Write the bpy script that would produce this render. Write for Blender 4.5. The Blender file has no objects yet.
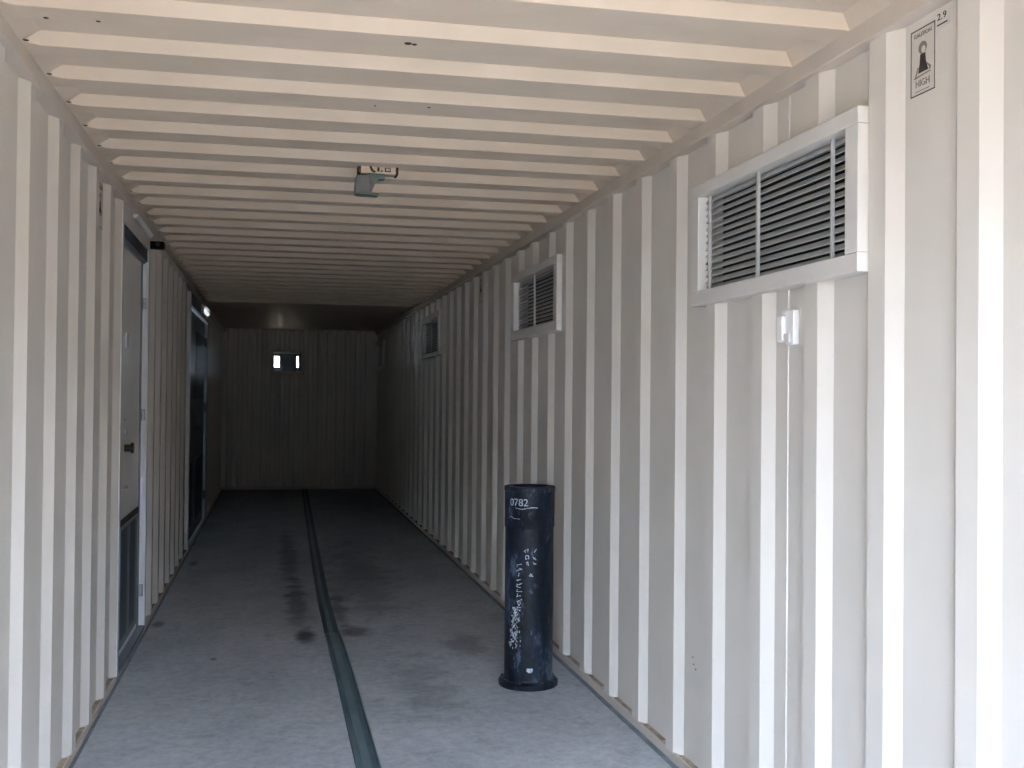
import bpy, bmesh, math, random
from mathutils import Vector, Matrix
random.seed(4)
S = bpy.context.scene
C = bpy.context.collection
# scene frame used below: X across (0 = left wall face), Y up, Z into the container.
# Blender gets (X, Z, Y).
W, H, ZB, Z0 = 2.33, 2.475, 17.3, -0.35
D = 0.028                                   # depth of the wall corrugation
def V(x, y, z): return (x, z, y)

# ------------------------------------------------------------------ materials
def mat(name, col, rough=.5, metal=0., noise=0., scale=8., bump=0., bscale=60., col2=None, emit=None, spec=.5, stretch=(1,1,1)):
    m = bpy.data.materials.new(name); m.use_nodes = True
    nt = m.node_tree; b = nt.nodes['Principled BSDF']
    b.inputs['Base Color'].default_value = (*col, 1); b.inputs['Roughness'].default_value = rough
    b.inputs['Metallic'].default_value = metal
    b.inputs['Specular IOR Level'].default_value = spec
    tc = nt.nodes.new('ShaderNodeTexCoord'); mp = nt.nodes.new('ShaderNodeMapping')
    mp.inputs['Scale'].default_value = stretch
    nt.links.new(tc.outputs['Object'], mp.inputs['Vector'])
    n = nt.nodes.new('ShaderNodeTexNoise'); n.inputs['Scale'].default_value = scale; n.inputs['Detail'].default_value = 6
    nt.links.new(mp.outputs[0], n.inputs['Vector'])
    cr = nt.nodes.new('ShaderNodeValToRGB')
    c2 = col2 or tuple(c*(1-noise) for c in col)
    cr.color_ramp.elements[0].position = .35; cr.color_ramp.elements[0].color = (*c2, 1)
    cr.color_ramp.elements[1].position = .62; cr.color_ramp.elements[1].color = (*col, 1)
    nt.links.new(n.outputs['Fac'], cr.inputs[0]); nt.links.new(cr.outputs[0], b.inputs['Base Color'])
    if bump:
        n2 = nt.nodes.new('ShaderNodeTexNoise'); n2.inputs['Scale'].default_value = bscale; n2.inputs['Detail'].default_value = 4
        nt.links.new(mp.outputs[0], n2.inputs['Vector'])
        bp = nt.nodes.new('ShaderNodeBump'); bp.inputs['Strength'].default_value = bump; bp.inputs['Distance'].default_value = .01
        nt.links.new(n2.outputs['Fac'], bp.inputs['Height']); nt.links.new(bp.outputs[0], b.inputs['Normal'])
    if emit:
        b.inputs['Emission Color'].default_value = (*emit[0], 1); b.inputs['Emission Strength'].default_value = emit[1]
    return m
PAINT = (.655, .61, .55)
M = {}
M['wall'] = mat('container_paint', PAINT, .42, noise=.05, scale=3, bump=.04, bscale=14)
M['roof'] = mat('roof_paint', (.64, .54, .435), .5, noise=.07, scale=4, bump=.05, bscale=12)
M['rail'] = mat('rail_paint', (.58, .51, .44), .5, noise=.06, scale=6)
M['frame'] = mat('vent_frame_paint', (.66, .635, .60), .4, noise=.04, scale=9)
M['slat'] = mat('slat_aluminium', (.50, .51, .51), .4, metal=.2, noise=.12, scale=20)
M['dark'] = mat('dark_backing', (.012, .012, .013), .8, noise=.2)
M['dirt'] = mat('ledge_dirt', (.42, .34, .25), .9, noise=.4, scale=25, bump=.3)
M['steel'] = mat('floor_steel', (.12, .19, .22), .38, metal=.35, noise=.35, scale=14, bump=.1, stretch=(1, .2, 1))
M['steel_light'] = mat('floor_steel_worn', (.19, .27, .31), .4, metal=.3, noise=.3, scale=10, stretch=(1, .2, 1))
M['edge'] = mat('edge_angle', (.17, .205, .23), .6, noise=.3, scale=10)
M['black'] = mat('black_plastic', (.003, .003, .003), .7, spec=.1)
M['ink'] = mat('black_ink', (.03, .022, .02), .6)
M['greyink'] = mat('faded_ink', (.20, .17, .15), .7)
M['signface'] = mat('sign_face', (.60, .55, .50), .5, noise=.06, scale=30)
M['white'] = mat('white_plastic', (.80, .79, .78), .35, noise=.03)
M['bluegrey'] = mat('blue_grey_paint', (.20, .235, .265), .45, noise=.12, scale=8)
M['darkblue'] = mat('dark_blue_grey', (.055, .075, .095), .5, noise=.2, scale=8)
M['leaf'] = mat('door_leaf_paint', (.84, .82, .78), .3, noise=.06, scale=5)
M['jamb'] = mat('door_jamb_paint', (.62, .62, .64), .4, noise=.04, scale=5)
M['galv'] = mat('galvanised', (.40, .43, .47), .4, metal=.5, noise=.2, scale=30)
M['rust'] = mat('rust', (.06, .035, .025), .9, noise=.4, scale=50)
M['chalk'] = mat('chalk', (.46, .52, .58), .9, noise=.5, scale=60)
M['light_block'] = mat('dull_dark_light_block', (.035, .037, .04), .9, noise=.2, scale=2)  # matte dark finish for the added light-blocking boxes
M['sand'] = mat('sandy_ground', (.64, .42, .23), .95, noise=.25, scale=1.2, bump=.4, bscale=12)
M['lamp'] = mat('white_glow', (.9, .93, .95), .4, emit=((.88, .94, 1.0), .85))
M['lampgrey'] = mat('lamp_grey', (.17, .17, .175), .5, noise=.15, scale=40)
M['glass'] = mat('lamp_lens', (.11, .15, .14), .3, noise=.1)

# worn blue-grey floor
def floor_mat():
    m = bpy.data.materials.new('worn_floor'); m.use_nodes = True
    nt = m.node_tree; b = nt.nodes['Principled BSDF']; L = nt.links.new
    tc = nt.nodes.new('ShaderNodeTexCoord')
    def noise(scale, st, det=8, rough=.6):
        mp = nt.nodes.new('ShaderNodeMapping'); mp.inputs['Scale'].default_value = st; L(tc.outputs['Object'], mp.inputs[0])
        n = nt.nodes.new('ShaderNodeTexNoise'); n.inputs['Scale'].default_value = scale; n.inputs['Detail'].default_value = det
        n.inputs['Roughness'].default_value = rough; L(mp.outputs[0], n.inputs['Vector']); return n.outputs['Fac']
    def ramp(f, p0, c0, p1, c1):
        r = nt.nodes.new('ShaderNodeValToRGB'); r.color_ramp.elements[0].position = p0; r.color_ramp.elements[1].position = p1
        r.color_ramp.elements[0].color = (*c0, 1); r.color_ramp.elements[1].color = (*c1, 1); L(f, r.inputs[0]); return r.outputs[0]
    def mix(f, a, c, mode='MIX'):
        x = nt.nodes.new('ShaderNodeMix'); x.data_type = 'RGBA'; x.blend_type = mode
        if isinstance(f, float): x.inputs[0].default_value = f
        else: L(f, x.inputs[0])
        L(a, x.inputs[6])
        if isinstance(c, tuple): x.inputs[7].default_value = (*c, 1)
        else: L(c, x.inputs[7])
        return x.outputs[2]
    base = ramp(noise(2.2, (1, .6, 1)), .3, FLOOR_A, .7, FLOOR_B)
    fine = ramp(noise(20, (1, .9, 1), 8, .75), .34, (.72, .73, .75), .60, (1, 1, 1))
    col = mix(1., base, fine, 'MULTIPLY')
    scuff = ramp(noise(4.5, (1, .8, 1), 10, .78), .54, (0, 0, 0), .78, (.8, .8, .8))
    col = mix(scuff, col, (.13, .135, .14))
    sep = nt.nodes.new('ShaderNodeSeparateXYZ'); L(tc.outputs['Object'], sep.inputs[0])
    wob = noise(5, (1, 1, 1), 6)
    def math_(op, a, c=None):
        n = nt.nodes.new('ShaderNodeMath'); n.operation = op; n.use_clamp = False
        for i, v in enumerate((a, c)):
            if v is None: continue
            if isinstance(v, (int, float)): n.inputs[i].default_value = v
            else: L(v, n.inputs[i])
        return n.outputs[0]
    def blob(cx, cz, rx, rz, amt, k=1.0):
        dx = math_('DIVIDE', math_('SUBTRACT', sep.outputs[0], cx), rx)
        dz = math_('DIVIDE', math_('SUBTRACT', sep.outputs[1], cz), rz)
        d = math_('SQRT', math_('ADD', math_('MULTIPLY', dx, dx), math_('MULTIPLY', dz, dz)))
        d = math_('ADD', d, math_('MULTIPLY', math_('SUBTRACT', wob, .5), 2.2*k))
        mr = nt.nodes.new('ShaderNodeMapRange'); mr.interpolation_type = 'SMOOTHSTEP'; L(d, mr.inputs[0])
        mr.inputs[1].default_value = 1.15; mr.inputs[2].default_value = .3; mr.inputs[3].default_value = 0; mr.inputs[4].default_value = amt
        return mr.outputs[0]
    for a in ((.955, 6.70, .075, .26, .95, .5), (.93, 7.8, .09, 1.35, .6, 1), (.90, 10.1, .10, 2.2, .5, 1), (1.26, 6.78, .12, .17, .65, 1), (1.20, 7.5, .06, .85, .45, 1),
              (1.45, 8.9, .3, 2.0, .35, 1.3), (1.5, 5.5, .18, .7, .3, 1.5), (.06, 7.2, .05, .12, .7, .6), (.45, 6.2, .025, .04, .7, .5), (.10, 9.75, .05, .17, .6, .6), (1.85, 6.3, .15, .3, .35, 1.2)):
        col = mix(blob(*a), col, (.035, .035, .035))
    L(col, b.inputs['Base Color']); b.inputs['Roughness'].default_value = .62
    b.inputs['Specular IOR Level'].default_value = .3
    bp = nt.nodes.new('ShaderNodeBump'); bp.inputs['Strength'].default_value = .15; bp.inputs['Distance'].default_value = .01
    L(noise(45, (1, 1, 1)), bp.inputs['Height']); L(bp.outputs[0], b.inputs['Normal'])
    return m
FLOOR_A, FLOOR_B = (.36, .38, .40), (.50, .52, .54)
M['floor'] = floor_mat()

# black bollard: worn bitumen paint with scuffs
def bollard_mat():
    m = bpy.data.materials.new('scuffed_black_paint'); m.use_nodes = True
    nt = m.node_tree; b = nt.nodes['Principled BSDF']; L = nt.links.new
    tc = nt.nodes.new('ShaderNodeTexCoord')
    def noise(sc, st, det, ro=.6):
        mp = nt.nodes.new('ShaderNodeMapping'); mp.inputs['Scale'].default_value = st; L(tc.outputs['Object'], mp.inputs[0])
        n = nt.nodes.new('ShaderNodeTexNoise'); n.inputs['Scale'].default_value = sc; n.inputs['Detail'].default_value = det; n.inputs['Roughness'].default_value = ro
        L(mp.outputs[0], n.inputs['Vector']); return n.outputs['Fac']
    r = nt.nodes.new('ShaderNodeValToRGB'); e = r.color_ramp.elements
    e[0].position = .42; e[0].color = (.003, .004, .006, 1); e[1].position = .68; e[1].color = (.075, .11, .165, 1)
    x = e.new(.55); x.color = (.009, .014, .026, 1)
    L(noise(7, (1, 1, .45), 10, .75), r.inputs[0])
    r2 = nt.nodes.new('ShaderNodeValToRGB'); r2.color_ramp.elements[0].position = .56; r2.color_ramp.elements[1].position = .70
    L(noise(17, (1, 1, .38), 10, .8), r2.inputs[0])
    mx = nt.nodes.new('ShaderNodeMix'); mx.data_type = 'RGBA'; L(r2.outputs[0], mx.inputs[0]); L(r.outputs[0], mx.inputs[6]); mx.inputs[7].default_value = (.12, .16, .22, 1)
    L(mx.outputs[2], b.inputs['Base Color']); b.inputs['Roughness'].default_value = .5; b.inputs['Specular IOR Level'].default_value = .22
    bp = nt.nodes.new('ShaderNodeBump'); bp.inputs['Strength'].default_value = .3; bp.inputs['Distance'].default_value = .01
    L(noise(20, (1, 1, 1), 6), bp.inputs['Height']); L(bp.outputs[0], b.inputs['Normal'])
    return m
M['bollard'] = bollard_mat()

# ------------------------------------------------------------------ mesh helpers
def root_loc(o):
    t = Vector()
    while o: t += Vector(o.location); o = o.parent
    return t
class MB:
    def __init__(s): s.v = []; s.f = []
    def quad(s, a, b, c, d):
        i = len(s.v); s.v += [V(*a), V(*b), V(*c), V(*d)]; s.f.append((i, i+1, i+2, i+3)); return s
    def box(s, x0, x1, y0, y1, z0, z1):
        i = len(s.v)
        for x in (x0, x1):
            for y in (y0, y1):
                for z in (z0, z1): s.v.append(V(x, y, z))
        for q in ((0,1,3,2), (4,6,7,5), (0,4,5,1), (2,3,7,6), (0,2,6,4), (1,5,7,3)): s.f.append(tuple(i+k for k in q))
        return s
    def prism(s, pts, ax, a0, a1):
        """closed outline pts extruded along axis ax ('x','y','z') between a0 and a1"""
        i = len(s.v); n = len(pts)
        for a in (a0, a1):
            for p, q in pts:
                s.v.append(V(a, p, q) if ax == 'x' else V(p, a, q) if ax == 'y' else V(p, q, a))
        s.f.append(tuple(range(i, i+n))); s.f.append(tuple(range(i+2*n-1, i+n-1, -1)))
        for k in range(n): s.f.append((i+k, i+(k+1) % n, i+n+(k+1) % n, i+n+k))
        return s
    def lathe(s, prof, cx, cz, n=48):
        """prof = [(radius, Y)...] about the vertical axis"""
        i = len(s.v); m = len(prof)
        for k in range(n):
            a = 2*math.pi*k/n
            for r, y in prof: s.v.append(V(cx+r*math.cos(a), y, cz+r*math.sin(a)))
        for k in range(n):
            k2 = (k+1) % n
            for j in range(m-1): s.f.append((i+k*m+j, i+k2*m+j, i+k2*m+j+1, i+k*m+j+1))
        return s
    def tube(s, p0, p1, r, n=12):
        a, b = Vector(V(*p0)), Vector(V(*p1)); d = (b-a).normalized()
        u = d.orthogonal().normalized(); w = d.cross(u); i = len(s.v)
        for p in (a, b):
            for k in range(n):
                t = 2*math.pi*k/n; s.v.append(tuple(p + r*(math.cos(t)*u + math.sin(t)*w)))
        for k in range(n): s.f.append((i+k, i+(k+1) % n, i+n+(k+1) % n, i+n+k))
        s.f.append(tuple(range(i, i+n))); s.f.append(tuple(range(i+2*n-1, i+n-1, -1)))
        return s
    def build(s, name, m, parent=None, bevel=0, smooth=False, solid=0, weld=False):
        me = bpy.data.meshes.new(name); me.from_pydata(s.v, [], s.f); me.materials.append(m)
        bm = bmesh.new(); bm.from_mesh(me)
        if weld: bmesh.ops.remove_doubles(bm, verts=bm.verts, dist=1e-5)
        bmesh.ops.recalc_face_normals(bm, faces=bm.faces); bm.to_mesh(me); bm.free()
        o = bpy.data.objects.new(name, me); C.objects.link(o)
        if parent:
            o.parent = parent
            me.transform(Matrix.Translation(-root_loc(parent)))
        if smooth:
            for p in me.polygons: p.use_smooth = True
            try: me.set_sharp_from_angle(angle=math.radians(35))
            except Exception: pass
        if bevel:
            b = o.modifiers.new('bevel', 'BEVEL'); b.width = bevel; b.segments = 2; b.limit_method = 'ANGLE'
        if solid:
            b = o.modifiers.new('solid', 'SOLIDIFY'); b.thickness = solid; b.offset = 0
        return o
def struct(o): o['kind'] = 'structure'; return o
def thing(name, label, cat, loc, group=None):
    o = bpy.data.objects.new(name, None); C.objects.link(o); o.location = V(*loc); o.empty_display_size = .1
    o['label'] = label; o['category'] = cat
    if group: o['group'] = group
    return o
def text_mesh(txt, size, depth=.0008, shear=0):
    cu = bpy.data.curves.new('txt', 'FONT'); cu.body = txt; cu.size = size; cu.extrude = depth; cu.align_x = 'CENTER'; cu.align_y = 'CENTER'; cu.shear = shear
    t = bpy.data.objects.new('txt', cu); C.objects.link(t)
    bpy.context.view_layer.update()
    me = bpy.data.meshes.new_from_object(t.evaluated_get(bpy.context.evaluated_depsgraph_get()))
    bpy.data.objects.remove(t); bpy.data.curves.remove(cu)
    return me
def add_mesh(name, me, m, parent, fn):
    """fn maps text-plane (u, v, w) to scene (X, Y, Z)"""
    for v in me.vertices:
        v.co = Vector(V(*fn(v.co.x, v.co.y, v.co.z))) - root_loc(parent)
    me.materials.clear(); me.materials.append(m)
    o = bpy.data.objects.new(name, me); C.objects.link(o); o.parent = parent; return o

# ------------------------------------------------------------------ side walls
def wall_profile(corners, xr, xv, z0, z1):
    pts = [(z0, xv)]
    for c in corners:
        for z, x in ((c, xv), (c+.048, xr), (c+.130, xr), (c+.176, xv)):
            if z0 < z < z1: pts.append((z, x))
    last = pts[-1][1]; pts.append((z1, last)); return pts
def wall(name, pts, y0, y1, cuts, mapf):
    zs = sorted(set(z for c in cuts for z in c[:2]))
    out = []
    for (za, xa), (zb, xb) in zip(pts, pts[1:]):
        out.append((za, xa))
        for z in zs:
            if za+1e-6 < z < zb-1e-6: out.append((z, xa + (xb-xa)*(z-za)/(zb-za)))
    out.append(pts[-1])
    mb = MB()
    for (za, xa), (zb, xb) in zip(out, out[1:]):
        mid = (za+zb)/2; spans = [(y0, y1)]
        for c in cuts:
            if c[0] < mid < c[1]:
                ns = []
                for a, b in spans:
                    if c[2] > a: ns.append((a, min(b, c[2])))
                    if c[3] < b: ns.append((max(a, c[3]), b))
                spans = ns
        for a, b in spans:
            mb.quad(mapf(xa, a, za), mapf(xb, a, zb), mapf(xb, b, zb), mapf(xa, b, za))
    return struct(mb.build(name, M['wall'], solid=.003, weld=True))
RC = [.11, .52, .93, 1.34, 1.75, 2.164, 2.557, 2.923, 3.299, 3.696, 4.091, 4.518, 4.94, 5.371, 5.79, 6.178, 6.592, 6.99, 7.41, 7.82]
while RC[-1] < 16.7: RC.append(RC[-1] + .415)
RV = [(2.74, 3.87, 1.83, 2.22), (5.98, 7.10, 1.87, 2.225), (10.50, 11.60, 1.88, 2.24), (16.07, 17.03, 1.88, 2.25)]
wall('wall_right', wall_profile(RC, W, W+D, Z0, ZB), .030, H-.03, RV, lambda x, y, z: (x, y, z))
LC = [-.10, .31, .72, 1.13, 1.54, 1.95, 2.36, 2.77, 3.185, 3.606, 4.069, 4.502, 4.901, 5.318, 5.715]
LC += [7.29 + .41*k for k in range(7)] + [13.28 + .41*k for k in range(9)]
D1 = (5.77, 7.05); D2 = (10.36, 13.10)
wall('wall_left', wall_profile(LC, 0, -D, Z0, ZB), .030, H-.03,
     [(D1[0], D1[1], 0, 2.41), (D2[0], D2[1], 0, 2.39)], lambda x, y, z: (x, y, z))
# back wall, corrugated across X, with the window opening
bp = [.10, .245, .395, .53, .67, .81, .95, 1.10, 1.24, 1.38, 1.53, 1.67, 1.81, 1.96, 2.12]
pts = [(-D, ZB)]
for c in bp:
    pts += [(c-.045, ZB), (c-.025, ZB-.028), (c+.025, ZB-.028), (c+.045, ZB)]
pts.append((W+D, ZB))
wall('wall_back', pts, .030, H-.0, [(.742, 1.162, 1.83, 2.115)], lambda x, y, z: (z, y, x))

# bottom rails / ledges, top rails
for nm, xa, xb in (('trim_1', -.06, 0), ('trim_2', W, W+.06)):
    mb = MB()
    if nm == 'trim_1':
        for a, b in ((Z0, D1[0]), (D1[1], D2[0]), (D2[1], ZB)): mb.box(xa, xb, -.16, .036, a, b)
        mb.box(xa, -.005, -.16, .012, D1[0], D1[1]); mb.box(xa, -.005, -.16, .012, D2[0], D2[1])
    else: mb.box(xa, xb, -.16, .036, Z0, ZB)
    r = struct(mb.build(nm, M['rail'], bevel=.002))
    mb = MB()
    for c0 in (LC if nm == 'trim_1' else RC):
        z0, z1 = c0-.225, c0-.002
        if z0 < Z0 or (nm == 'trim_1' and any(a-.03 < z1 and z0 < b+.1 for a, b in (D1, D2))): continue
        x0, x1 = (-.030, -.006) if nm == 'trim_1' else (W+.006, W+.030)
        mb.box(x0, x1, .0355, .0385, z0, z1)
    mb.build('ledge_dirt', M['dirt'], r)
struct(MB().box(-.10, W+.10, -.16, .045, ZB-.034, ZB+.05).build('trim_3', M['rail'], bevel=.002))
struct(MB().box(-.07, .022, 2.42, H+.06, Z0, ZB).build('trim_4', M['rail'], bevel=.004))
struct(MB().box(W-.022, W+.07, 2.42, H+.06, Z0, ZB).build('trim_5', M['rail'], bevel=.004))
struct(MB().box(.022, W-.022, 2.43, H, ZB-.02, ZB+.04).build('trim_6', M['rail'], bevel=.003))
# opening frame behind the camera's view
struct(MB().box(-.10, .0, -.16, 2.64, Z0-.10, Z0).box(W, W+.10, -.16, 2.64, Z0-.10, Z0).box(0, W, H+.03, 2.64, Z0-.10, Z0).box(0, W, -.16, -.005, Z0-.10, Z0).build('trim_7', M['rail'], bevel=.004))

# roof sheet with pressed recesses
hi = H + .036
lows = [3.099 + .3435*k for k in range(-9, 28)]
prof = [(Z0, H)]
for c in lows:                       # slope high->low ends at c, low flat .068, back slope, high flat
    for z, y in ((c-.030, hi), (c, H), (c+.098, H), (c+.134, hi)):
        if Z0+.03 < z < ZB-.03:
            if len(prof) == 1 and y == hi: prof.append((z-.02, H))
            prof.append((z, y))
if prof[-1][1] == hi: prof.pop()
prof.append((ZB+.02, H))
xs = [-.03, .022, .075, W-.060, W-.022, W+.03]
mb = MB()
for (za, ya), (zb, yb) in zip(prof, prof[1:]):
    for i in range(5):
        xa, xb = xs[i], xs[i+1]
        ha, hb = (i in (2, 3)), (i+1 in (2, 3))
        fy = lambda y, inside: y if inside else H
        mb.quad((xa, fy(ya, ha), za), (xb, fy(ya, hb), za), (xb, fy(yb, hb), zb), (xa, fy(yb, ha), zb))
roof = struct(mb.build('ceiling', M['roof'], solid=.003, weld=True))
# rusty pits and weld spots at the recess corners and on the flats
mb = MB()
for k, c in enumerate(lows):
    if 2.3 < c < 11:
        mb.lathe([(0, H-.002), (.007, H-.0025), (.009, H-.001)], .038, c-.042, 10)
for x, z, r in ((.134, 3.185, .007), (.27, 3.18, .006)):
    mb.lathe([(0, H-.0025), (r, H-.0025), (r*1.2, H-.001)], x, z, 10)
for x, z, q in ((1.126, 3.162, .010), (1.145, 3.166, .007), (1.094, 3.87, .004), (1.282, 3.844, .005)): mb.lathe([(0, H-.003), (q, H-.003), (q*1.2, H-.001)], x, z, 12)
mb.build('rust_spots', M['rust'], roof)

# floor, with the inlaid channel as a thing of its own
struct(MB().box(0, W, -.12, 0, Z0, ZB-.036).build('floor', M['floor']))
e = struct(MB().box(W-.030, W-.009, -.001, .004, Z0, ZB-.02).build('baseboard_right', M['edge'], bevel=.001))
struct(MB().box(.0005, .014, -.001, .004, Z0, ZB-.02).build('baseboard_left', M['edge'], bevel=.001))

# ground outside, and unseen boxes added to block light
struct(MB().box(-40, 45, -.30, -.16, -60, 60).build('ground', M['sand']))

struct(MB().box(-1.3, 18, -.16, 3.8, -10.6, -8.6).build('light_block_opposite', M['light_block']))  # unseen dark box added to cut low light reaching the back wall
struct(MB().box(-12, -1.7, -.16, 3.0, -5.6, -1.2).build('light_block_beside', M['light_block']))  # unseen dark box added to dim the near part of the right wall

# ------------------------------------------------------------------ floor channel
def ribbon(mb, path, o0, o1, y0, y1):
    for (xa, za), (xb, zb) in zip(path, path[1:]):
        i = len(mb.v)
        for x, z in ((xa, za), (xb, zb)):
            for o in (o0, o1):
                for y in (y0, y1): mb.v.append(V(x+o, y, z))
        for q in ((0,1,3,2), (4,6,7,5), (0,4,5,1), (2,3,7,6), (0,2,6,4), (1,5,7,3)): mb.f.append(tuple(i+k for k in q))
    return mb
path1 = [(1.134, Z0+.02), (1.1325, 4.28), (1.131, 5.63), (1.122, 6.73)]
path2 = [(1.118, 6.75), (1.116, 7.86), (1.140, 10.2), (1.180, 13.2), (1.235, 17.25)]
ch = thing('floor_channel', 'dark blue-grey steel channel strip running down the middle of the floor', 'floor channel', (1.13, 0, 3))
ribbon(MB(), path1, -.048, .048, .0, .004).build('base_strip', M['steel'], ch)
ribbon(MB(), path1, -.022, .014, .004, .0065).build('centre_strip', M['steel_light'], ch)
ribbon(ribbon(MB(), path1, -.048, -.040, .004, .008), path1, .040, .048, .004, .008).build('side_lip', M['steel'], ch)
ribbon(MB(), path2, -.044, .044, .0, .004).build('base_strip', M['darkblue'], ch)
ribbon(MB(), path2, -.018, .010, .004, .006).build('centre_strip', M['steel'], ch)

# ------------------------------------------------------------------ vents in the right wall
def vent(z0, z1, y0, y1, iz0, iz1, iy0, iy1, label, bars, n=14):
    t = thing('louvered_vent', label, 'vent', (W, y0, (z0+z1)/2), 'louvered vents along the right wall')
    xf = W-.030
    MB().box(xf, W+D+.003, iy1, y1, z0, z1).box(xf, W+D+.003, y0, iy0, z0, z1).box(xf, W+D+.003, iy0, iy1, z0, iz0).box(xf, W+D+.003, iy0, iy1, iz1, z1).build('frame', M['frame'], t, bevel=.003)
    # reveal lining
    MB().box(W+D+.003, W+.075, iy1, iy1+.006, iz0, iz1).box(W+D+.003, W+.075, iy0-.006, iy0, iz0, iz1).box(W+D+.003, W+.075, iy0, iy1, iz0-.006, iz0).box(W+D+.003, W+.075, iy0, iy1, iz1, iz1+.006).build('reveal', M['slat'], t)
    mb = MB(); st = (iy1-iy0)/n
    for k in range(n):
        y = iy0 + (k+.5)*st
        # blade leaning outward and up, light side towards the room
        mb.prism([(W+.000, y-st*.44), (W+.0015, y-st*.52), (W+.017, y+st*.26), (W+.017, y+st*.34)], 'z', iz0, iz1)
    mb.build('slat_panel', M['slat'], t)
    for z, w, x in bars:
        MB().box(x, x+.010, iy0, iy1, z-w/2, z+w/2).build('mullion', M['slat'], t, bevel=.001)
    MB().box(W+.070, W+.075, iy0, iy1, iz0, iz1).build('backing', M['dark'], t)
    return t
vent(2.695, 3.905, 1.797, 2.250, 2.765, 3.840, 1.850, 2.203, 'large louvered vent high on the right wall nearest the opening, above the small white box',
     [(3.37, .016, W-.012), (2.885, .011, W-.006), (3.795, .011, W-.006)])
vent(5.935, 7.15, 1.826, 2.258, 6.01, 7.06, 1.885, 2.209, 'middle-sized louvered vent in beige frame, second from the opening on the right wall',
     [(6.56, .018, W-.012), (6.10, .014, W-.006)])
vent(10.40, 11.68, 1.852, 2.285, 10.52, 11.60, 1.892, 2.226, 'small dim louvered vent, third along the right wall, past the small notice', [(11.05, .02, W-.012)])
vent(16.0, 17.15, 1.85, 2.28, 16.1, 17.0, 1.895, 2.235, 'farthest louvered vent in the dark at the back end of the right wall', [(16.5, .02, W-.012)])

# ------------------------------------------------------------------ near sign, sticker, switch box
XV = W+D-.0015                                     # room face of the valley
def notice(label, x, sgn, zc, yc, w, h, detail):
    """flat notice on a side wall; sgn=-1 faces the room from the right wall, +1 from the left"""
    t = thing('caution_sign', label, 'sign', (x, yc-h/2, zc), None)
    a, b = sorted((x, x+sgn*.0015))
    MB().box(a, b, yc-h/2, yc+h/2, zc-w/2, zc+w/2).build('plate', M['signface'], t)
    xo = x+sgn*.0016
    lo, hi_ = sorted((xo, xo+sgn*.0006))
    bw = .003
    mb = MB()
    mb.box(lo, hi_, yc+h/2-bw, yc+h/2, zc-w/2, zc+w/2).box(lo, hi_, yc-h/2, yc-h/2+bw, zc-w/2, zc+w/2)
    mb.box(lo, hi_, yc-h/2, yc+h/2, zc-w/2, zc-w/2+bw).box(lo, hi_, yc-h/2, yc+h/2, zc+w/2-bw, zc+w/2)
    mb.build('border', M['ink'], t)
    # u runs to the reader's right
    f = lambda u, v, ww: (xo+sgn*(ww+.0003), yc+v, zc+sgn*u*us)
    def poly(name, pts, m):
        mbb = MB(); n = len(pts); mbb.v = [V(*f(u, v, 0)) for u, v in pts] + [V(*f(u, v, .0006)) for u, v in pts]
        mbb.f = [tuple(range(n)), tuple(range(2*n-1, n-1, -1))] + [(k, (k+1) % n, n+(k+1) % n, n+k) for k in range(n)]
        return mbb.build(name, m, t)
    s = h/.175; us = w/.073/s
    add_mesh('lettering', text_mesh('CAUTION', .0150*s), M['greyink'], t, lambda u, v, ww: f(u*.78, v+.070*s, ww))
    # bust: round helmeted head, dark body, baseline
    head = [(.0125*s*math.cos(k*math.pi/8), .034*s+.0165*s*math.sin(k*math.pi/8)) for k in range(16)]
    poly('figure_head', head, M['greyink'])
    face = [(.003*s+.006*s*math.cos(k*math.pi/6), .028*s+.010*s*math.sin(k*math.pi/6)) for k in range(12)]
    mb2 = MB(); n = 12; mb2.v = [V(*f(u, v, .0006)) for u, v in face] + [V(*f(u, v, .0011)) for u, v in face]
    mb2.f = [tuple(range(n)), tuple(range(2*n-1, n-1, -1))] + [(k, (k+1) % n, n+(k+1) % n, n+k) for k in range(n)]
    mb2.build('figure_face', M['signface'], t)
    poly('figure_body', [(-.007*s, .018*s), (.008*s, .018*s), (.010*s, -.005*s), (.017*s, -.030*s), (-.013*s, -.030*s), (-.009*s, -.006*s)], M['ink'])
    poly('figure_arm', [(.011*s, -.008*s), (.026*s, -.024*s), (.022*s, -.032*s), (.018*s, -.030*s), (.0195*s, -.024*s), (.011*s, -.013*s)], M['greyink'])
    poly('figure_shoulder', [(-.012*s, -.014*s), (-.015*s, -.014*s), (-.024*s, -.040*s), (-.020*s, -.040*s)], M['greyink'])
    poly('base_line', [(-.026*s, -.038*s), (.024*s, -.034*s), (.024*s, -.037*s), (-.026*s, -.042*s)], M['greyink'])
    if detail:
        add_mesh('lettering', text_mesh('HIGH', .026*s), M['greyink'], t, lambda u, v, ww: f(u*.68, v-.058*s, ww))
        poly('under_line', [(-.022*s, -.076*s), (.020*s, -.076*s), (.020*s, -.078*s), (-.022*s, -.078*s)], M['greyink'])
    return t
notice('white caution sign with dark bust figure high on the right wall nearest the opening', XV, -1, 2.477, 2.3105, .106, .170, True)
notice('dim small caution notice on the right wall between the second and third vents', XV, -1, 8.535, 2.325, .15, .24, False)
notice('small caution notice half hidden in the left wall corrugation before the first door', -D+.0015, 1, 5.235, 2.30, .14, .20, False)
st = thing('height_sticker', 'tiny pale sticker with dark figures beside the top corner of the near caution sign', 'sticker', (XV, 2.371, 2.398))
MB().box(XV-.001, XV, 2.370, 2.409, 2.369, 2.423).build('backing', M['frame'], st)
add_mesh('lettering', text_mesh('2.9', .024), M['ink'], st, lambda u, v, w: (XV-.0012-w, 2.396+v, 2.397-u*1.35))
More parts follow.
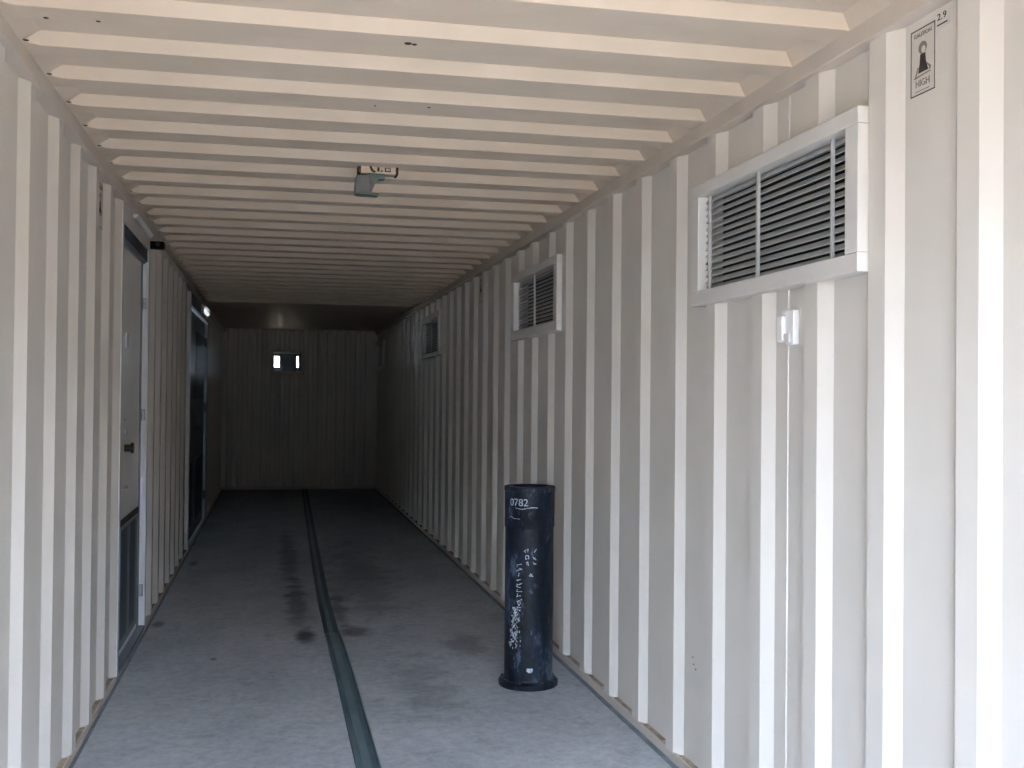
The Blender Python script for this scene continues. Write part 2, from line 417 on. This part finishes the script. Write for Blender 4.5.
MB().box(XV-.0018, XV-.001, 2.3755, 2.3790, 2.374, 2.417).build('under_line', M['ink'], st)

sw = thing('sensor_box', 'small white plastic box on the right wall below the large vent', 'box', (XV, 1.618, 3.19))
MB().box(XV-.020, XV, 1.619, 1.729, 3.140, 3.192).build('base', M['white'], sw, bevel=.003)
MB().box(XV-.030, XV, 1.630, 1.712, 3.198, 3.236).build('cover', M['white'], sw, bevel=.005)
MB().tube((XV, 1.720, 3.215), (XV-.018, 1.720, 3.215), .009).build('knob', M['white'], sw)
MB().box(XV-.026, XV-.019, 1.628, 1.655, 3.160, 3.198).build('latch', M['frame'], sw, bevel=.001)
rw = bpy.data.objects['wall_right']
MB().tube((XV, .04, 3.212), (XV, 1.80, 3.212), .0035, 8).build('weld_seam', M['wall'], rw, smooth=True)
MB().tube((XV, 2.245, 3.212), (XV, 2.43, 3.212), .0035, 8).build('weld_seam', M['wall'], rw, smooth=True)
mb = MB()
for x, y, z in ((XV, 2.415, 2.705), (W-.001, 1.95, 3.82)): mb.tube((x+.001, y, z), (x-.003, y, z), .004, 10)
for q in ((.42, 3.99), (.405, 3.97), (.445, 4.0)): mb.tube((XV+.001, q[0], q[1]), (XV-.002, q[0], q[1]), .003, 8)
mb.build('rust_spots', M['rust'], rw)

# ------------------------------------------------------------------ ceiling light
cl = thing('ceiling_lamp', 'small grey lamp head on a white bracket plate under the ribbed ceiling', 'lamp', (1.20, 2.448, 4.930))
MB().box(1.122, 1.282, 2.444, 2.476, 4.895, 4.970).build('mounting_plate', M['roof'], cl, bevel=.003)
for x in (1.112, 1.279): MB().box(x, x+.012, 2.442, 2.480, 4.890, 4.975).build('end_clamp', M['rust'], cl, bevel=.002)
MB().box(1.15, 1.29, 2.474, 2.481, 4.888, 4.902).build('cable', M['rust'], cl, bevel=.001)
MB().prism([(1.160, 2.474), (1.170, 2.474), (1.178, 2.458), (1.190, 2.450), (1.184, 2.445), (1.168, 2.454)], 'z', 4.890, 4.896).build('cable_loop', M['ink'], cl)
MB().box(1.196, 1.206, 2.452, 2.470, 4.889, 4.896).box(1.213, 1.219, 2.450, 2.458, 4.889, 4.896).build('terminal', M['ink'], cl, bevel=.001)
MB().box(1.230, 1.256, 2.451, 2.469, 4.888, 4.896).build('terminal_block', M['ink'], cl, bevel=.001)
MB().box(1.235, 1.251, 2.455, 2.465, 4.885, 4.888).build('label_plate', M['roof'], cl)
MB().box(1.158, 1.232, 2.420, 2.445, 4.900, 4.950).build('bracket', M['glass'], cl, bevel=.003)
MB().prism([(1.168, 2.423), (1.205, 2.423), (1.188, 2.398), (1.176, 2.368), (1.160, 2.373)], 'z', 4.905, 4.940).build('swivel_arm', M['lampgrey'], cl, bevel=.002)
MB().prism([(1.102, 2.433), (1.162, 2.438), (1.168, 2.353), (1.096, 2.356)], 'z', 4.885, 4.950).build('lamp_head', M['lampgrey'], cl, bevel=.006)
MB().prism([(1.098, 2.356), (1.205, 2.353), (1.200, 2.344), (1.104, 2.346)], 'z', 4.880, 4.955).build('lens', M['glass'], cl, bevel=.002)

# ------------------------------------------------------------------ left doors
def struct_empty(name, loc):
    o = bpy.data.objects.new(name, None); C.objects.link(o); o.location = V(*loc); o['kind'] = 'structure'; return o
d1 = struct_empty('door_1', (0, .03, 6.4))
a, b = D1
MB().box(-.07, .006, .03, 2.415, a, a+.05).build('jamb', M['jamb'], d1, bevel=.003)
MB().box(-.07, -.001, .03, 2.415, b-.030, b+.02).build('jamb', M['jamb'], d1, bevel=.003)
MB().box(-.07, .004, 2.330, 2.418, a+.05, b-.030).build('header', M['frame'], d1, bevel=.003)
MB().prism([(.004, 2.400), (.016, 2.396), (.030, 2.412), (.030, 2.418), (.004, 2.418)], 'z', 6.18, 6.95).build('drip_strip', M['white'], d1, bevel=.001)
MB().box(-.060, -.012, 2.256, 2.330, a+.05, b-.030).build('transom_panel', M['darkblue'], d1)
MB().box(-.060, -.024, 2.243, 2.256, a+.05, b-.030).build('stop', M['bluegrey'], d1)
leaf = MB().box(-.085, -.040, .035, 2.243, a+.055, b-.034).build('door_leaf', M['leaf'], d1, bevel=.003)
MB().box(-.040, -.036, .035, 2.243, b-.13, b-.038).build('edge_stile', M['bluegrey'], leaf, bevel=.001)
MB().box(-.040, -.031, .735, .770, a+.07, b-.15).build('louver_bar', M['ink'], leaf, bevel=.001)
MB().box(-.040, -.035, .075, .725, a+.07, b-.15).build('louver_frame', M['bluegrey'], leaf)
for z0_, z1_ in ((5.88, 6.12), (6.17, 6.42), (6.53, 6.77)): MB().box(-.0355, -.0335, .12, .71, z0_, z1_).build('louver_panel', M['darkblue'], leaf)
MB().tube((-.040, 1.15, 6.30), (.004, 1.15, 6.30), .020, 16).tube((-.006, 1.15, 6.30), (.008, 1.15, 6.30), .029, 16).build('door_knob', M['ink'], leaf, smooth=True)
MB().tube((-.040, 1.237, 6.27), (-.024, 1.237, 6.27), .018, 16).build('deadbolt', M['galv'], leaf)
MB().box(-.040, -.033, 1.30, 1.312, 6.22, 6.28).build('door_plate', M['galv'], leaf)
MB().box(-.040, -.031, .925, .938, 6.28, 6.40).build('latch_plate', M['galv'], leaf)
MB().box(-.040, -.034, 1.70, 1.78, 6.28, 6.40).build('door_label', M['jamb'], leaf)
for y in (.25, 1.32, 2.0): MB().tube((-.024, y-.035, b-.048), (-.024, y+.035, b-.048), .012, 10).build('hinge', M['galv'], d1)
MB().box(-.09, -.002, .012, .034, a, b).build('threshold', M['bluegrey'], d1)

d2 = struct_empty('door_2', (0, .03, 11.8))
a, b = D2
MB().box(-.07, .004, .02, 2.39, a, a+.12).build('jamb', M['jamb'], d2, bevel=.003)
MB().box(-.07, .004, .02, 2.39, b-.05, b+.03).build('jamb', M['bluegrey'], d2, bevel=.003)
MB().box(-.07, .004, 2.28, 2.39, a+.12, b-.05).build('header', M['bluegrey'], d2, bevel=.003)
mid = 11.50
for i, (p, q) in enumerate(((a+.125, mid-.004), (mid+.004, b-.055))):
    lf = MB().box(-.07, -.030, .035, 2.27, p, q).build('door_leaf', M['bluegrey'], d2, bevel=.003)
    MB().box(-.030, -.026, .167, .785, p+.10, q-.30).build('louver_panel', M['darkblue'], lf)
    MB().box(-.030, -.024, 1.40, 2.10, p+.1, q-.12).build('upper_panel', M['darkblue'] if i else M['bluegrey'], lf, bevel=.002)
MB().tube((-.03, 1.12, mid+.12), (.02, 1.12, mid+.12), .022, 14).build('door_knob', M['ink'], lf, smooth=True)
MB().box(-.03, -.01, 1.20, 1.26, mid+.08, mid+.15).build('deadbolt', M['ink'], lf, bevel=.003)
for y in (.3, 1.3, 2.05): MB().tube((-.02, y-.05, b-.055), (-.02, y+.05, b-.055), .01, 10).build('hinge', M['ink'], d2)
MB().box(-.09, -.002, .012, .03, a, b).build('threshold', M['bluegrey'], d2)

lp = thing('glow_strip', 'small bright white glowing strip above the far door on the left wall', 'lamp', (0.0, 2.30, 12.3))  # glowing strip built for the bright streak above the door
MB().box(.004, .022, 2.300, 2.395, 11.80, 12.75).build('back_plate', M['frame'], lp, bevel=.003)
MB().prism([(.022, 2.318), (.022, 2.365), (.040, 2.360), (.050, 2.340), (.042, 2.320)], 'z', 12.02, 12.52).build('glow_bar', M['lamp'], lp, bevel=.005)
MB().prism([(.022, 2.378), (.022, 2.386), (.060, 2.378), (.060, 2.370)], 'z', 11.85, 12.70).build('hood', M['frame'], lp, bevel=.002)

cam_ = thing('security_camera', 'small black box device mounted at the top corner beyond the first door', 'device', (.0, 2.34, 7.02))
MB().box(-.001, .018, 2.342, 2.386, 7.00, 7.06).build('bracket', M['black'], cam_, bevel=.002)
MB().box(.018, .084, 2.343, 2.383, 6.98, 7.08).build('housing', M['black'], cam_, bevel=.004)
MB().tube((.050, 2.363, 6.98), (.050, 2.363, 6.972), .013, 16).build('lens', M['ink'], cam_)

# ------------------------------------------------------------------ back window with the box unit blocking its middle
wn = struct_empty('window_1', (.95, 1.77, ZB))
zf0, zf1 = ZB-.045, ZB-.001
MB().box(.712, .742, 1.775, 2.150, zf0, zf1).box(1.162, 1.192, 1.775, 2.150, zf0, zf1).box(.742, 1.162, 2.115, 2.150, zf0, zf1).box(.742, 1.162, 1.775, 1.830, zf0, zf1).build('window_frame', M['rail'], wn, bevel=.003)
MB().box(.745, 1.140, 2.100, 2.112, ZB-.040, ZB-.02).build('head_strip', M['white'], wn)
zp0, zp1 = ZB+.004, ZB+.10
MB().box(.70, .757, 1.78, 2.16, zp0, zp1).build('side_panel', M['bluegrey'], wn)
MB().box(.830, 1.098, 1.78, 2.16, zp0, zp1).build('blocking_panel', M['bluegrey'], wn)
MB().box(1.122, 1.20, 1.78, 2.16, zp0, zp1).build('side_panel', M['bluegrey'], wn)
MB().box(.70, 1.20, 2.058, 2.16, zp1-.01, zp1+.03).build('head_panel', M['bluegrey'], wn)
MB().box(.70, 1.20, 1.78, 1.890, zp1-.01, zp1+.03).build('sill_panel', M['bluegrey'], wn)
MB().box(.66, .70, 1.70, 2.20, ZB+.004, ZB+.28).box(1.20, 1.24, 1.70, 2.20, ZB+.004, ZB+.28).box(.70, 1.20, 2.16, 2.20, ZB+.004, ZB+.28).box(.70, 1.20, 1.70, 1.78, ZB+.004, ZB+.28).build('sun_shield', M['rail'], wn)  # unseen box added outside to keep direct sun out of the slits
for x in (.872, 1.11): MB().tube((x, 1.848, ZB-.0), (x, 1.848, ZB-.03), .013, 12).build('knob', M['galv'], wn)

# ------------------------------------------------------------------ bollard pipe
bx, bz = 2.028, 5.39
bo = thing('black_pipe', 'scuffed black pipe standing on its flange on the floor by the right wall', 'pipe', (bx, 0, bz))
MB().lathe([(0, 0), (.145, 0), (.150, .006), (.150, .026), (.144, .032), (.124, .036), (.122, .045), (0, .045)], bx, bz, 64).build('base_flange', M['bollard'], bo, smooth=True)
R0 = .122
MB().lathe([(R0, .03), (R0, .800)], bx, bz, 64).lathe([(R0-.012, .03), (R0-.012, .800)], bx, bz, 64).build('pipe_body', M['bollard'], bo, smooth=True, weld=True)
R1 = .126
MB().lathe([(R0-.004, .795), (R1-.002, .795), (R1, .799), (R1, .976), (R1+.003, .980), (R1+.003, .996), (R1, 1.001), (R1-.030, 1.001), (R1-.034, .996), (R1-.034, .90), (0, .90)], bx, bz, 64).build('top_sleeve', M['bollard'], bo, smooth=True)
for k in range(8):
    t = 2*math.pi*(k+.35)/8; x, z = bx+.138*math.cos(t), bz+.138*math.sin(t)
    MB().tube((x, .028, z), (x, .040, z), .008, 6).build('flange_bolt', M['ink'], bo)
th0 = math.atan2(0-bz, .76-bx)                     # direction of the side that faces the opening
YK = .985
def wrap(r, du, dv, sc=1, rot=0):
    def f(u, v, w):
        c, s_ = math.cos(rot), math.sin(rot)
        u, v = u*c-v*s_, u*s_+v*c
        a = th0 + (u*sc+du)/r*1.0
        rr = r+.0008+w
        return (bx+rr*math.cos(a), (v*sc+dv)*YK, bz+rr*math.sin(a))
    return f
add_mesh('chalk_writing', text_mesh('0782', .052), M['chalk'], bo, wrap(R1, -.058, .938))
mb = MB()
def chalk_line(pts, r, wd):
    """hand-drawn mark: pts in (u, Y) on the cylinder"""
    for (u0, y0), (u1, y1) in zip(pts, pts[1:]):
        d = Vector((u1-u0, y1-y0));
        if d.length < 1e-6: continue
        n = Vector((-d.y, d.x)).normalized()*wd/2; f = wrap(r, 0, 0)
        i = len(mb.v)
        for w in (0, .0007):
            for u, v in ((u0+n.x, y0+n.y), (u0-n.x, y0-n.y), (u1-n.x, y1-n.y), (u1+n.x, y1+n.y)): mb.v.append(V(*f(u, v, w)))
        for q in ((0,1,2,3), (7,6,5,4), (0,4,5,1), (1,5,6,2), (2,6,7,3), (3,7,4,0)): mb.f.append(tuple(i+k for k in q))
chalk_line([(-.075, .912), (-.04, .906), (-.01, .912), (.02, .916), (.04, .914)], R1, .003)
mb.build('chalk_underline', M['chalk'], bo); mb = MB()
chalk_line([(-.115, .862), (-.10, .868), (-.085, .858), (-.05, .857)], R1, .003)
mb.build('chalk_dash', M['chalk'], bo); mb = MB()
for x0, y0 in ((-.015, .70), (-.010, .665), (-.012, .635), (.025, .70), (.028, .665), (.024, .64), (.010, .58)):
    mb = MB(); pts = [(x0+random.uniform(-.012, .012), y0+random.uniform(-.013, .013)) for _ in range(5)]
    chalk_line(pts, R0, .003); mb.build('chalk_figure', M['chalk'], bo)
mb = MB()
for k in range(11):                                 # scrawl down the left side
    y0 = .62-.021*k
    pts = [(-.050+random.uniform(-.016, .016), y0+random.uniform(-.012, .012)) for _ in range(4)]
    chalk_line(pts, R0, .003)
mb.build('chalk_marks', M['chalk'], bo)
mb = MB()
for k in range(150):                                # scraped paint: ragged flakes
    t = random.random(); y0 = .405-.20*t
    c0 = -.068-.018*t + random.gauss(0, .0085+.012*t)
    s0 = random.uniform(.002, .006)*(1.1-.3*t)
    chalk_line([(c0, y0), (c0+random.uniform(-s0, s0), y0+random.choice((-1, 1))*random.uniform(.004, .012))], R0, s0)
mb.build('scraped_patch', M['chalk'], bo)
mb = MB()
for k in range(26):
    chalk_line([(.008+random.uniform(-.014, .014), .098+random.uniform(-.012, .012)), (.008+random.uniform(-.014, .014), .098+random.uniform(-.012, .012))], R0, .006)
mb.build('white_tag', M['chalk'], bo)

# ------------------------------------------------------------------ light
w = bpy.data.worlds.new('sky'); S.world = w; w.use_nodes = True
nt = w.node_tree; bg = nt.nodes['Background']; L = nt.links.new
tc = nt.nodes.new('ShaderNodeTexCoord'); sp = nt.nodes.new('ShaderNodeSeparateXYZ'); L(tc.outputs['Generated'], sp.inputs[0])
cr = nt.nodes.new('ShaderNodeValToRGB'); e = cr.color_ramp.elements
e[0].position = 0.0; e[0].color = (.90, 1.05, 1.28, 1); e[1].position = .85; e[1].color = (.22, .34, .52, 1)
x = e.new(.36); x.color = (.80, 1.0, 1.32, 1)
L(sp.outputs[2], cr.inputs[0]); L(cr.outputs[0], bg.inputs['Color']); bg.inputs['Strength'].default_value = 30
sun = bpy.data.lights.new('sun', 'SUN'); sun.energy = 31.0; sun.angle = math.radians(.6); sun.color = (1, .93, .82)
so = bpy.data.objects.new('sun', sun); C.objects.link(so)
so.rotation_euler = Vector((.75, -.42, -.56)).to_track_quat('-Z', 'Y').to_euler()

# ------------------------------------------------------------------ camera (solved from the photograph)
f_, psi, th, ro, Xc, Yc = 1092.1991, .21442072, .01282249, .00928962, .75657327, 1.44392931
def ray(x, y):
    a, b = x-512, y-384; c, s = math.cos(ro), math.sin(ro)
    u, v = c*a+s*b, -s*a+c*b
    d = [u, -v, f_]; c, s = math.cos(th), math.sin(th)
    yy, zz = c*d[1]+s*d[2], -s*d[1]+c*d[2]
    c, s = math.cos(psi), math.sin(psi)
    return Vector(V(c*d[0]+s*zz, yy, -s*d[0]+c*zz))
F = ray(512, 384); R_ = (ray(513, 384)-F).normalized(); U = (F-ray(512, 385)).normalized(); F = F.normalized()
cam = bpy.data.cameras.new('camera'); co = bpy.data.objects.new('camera', cam); C.objects.link(co)
cam.sensor_width = 36; cam.lens = f_/1024*36; cam.clip_start = .02; cam.clip_end = 300
m3 = Matrix((R_, U, -F)).transposed().to_4x4(); m3.translation = Vector(V(Xc, Yc, 0)); co.matrix_world = m3
S.camera = co
S.view_settings.view_transform = 'Standard'; S.view_settings.look = 'None'; S.view_settings.gamma = 1; S.view_settings.exposure = 0.1
S.view_settings.use_curve_mapping = False
S.cycles.max_bounces = 14; S.cycles.diffuse_bounces = 10
S.cycles.use_denoising = True
S.cycles.sample_clamp_indirect = 0
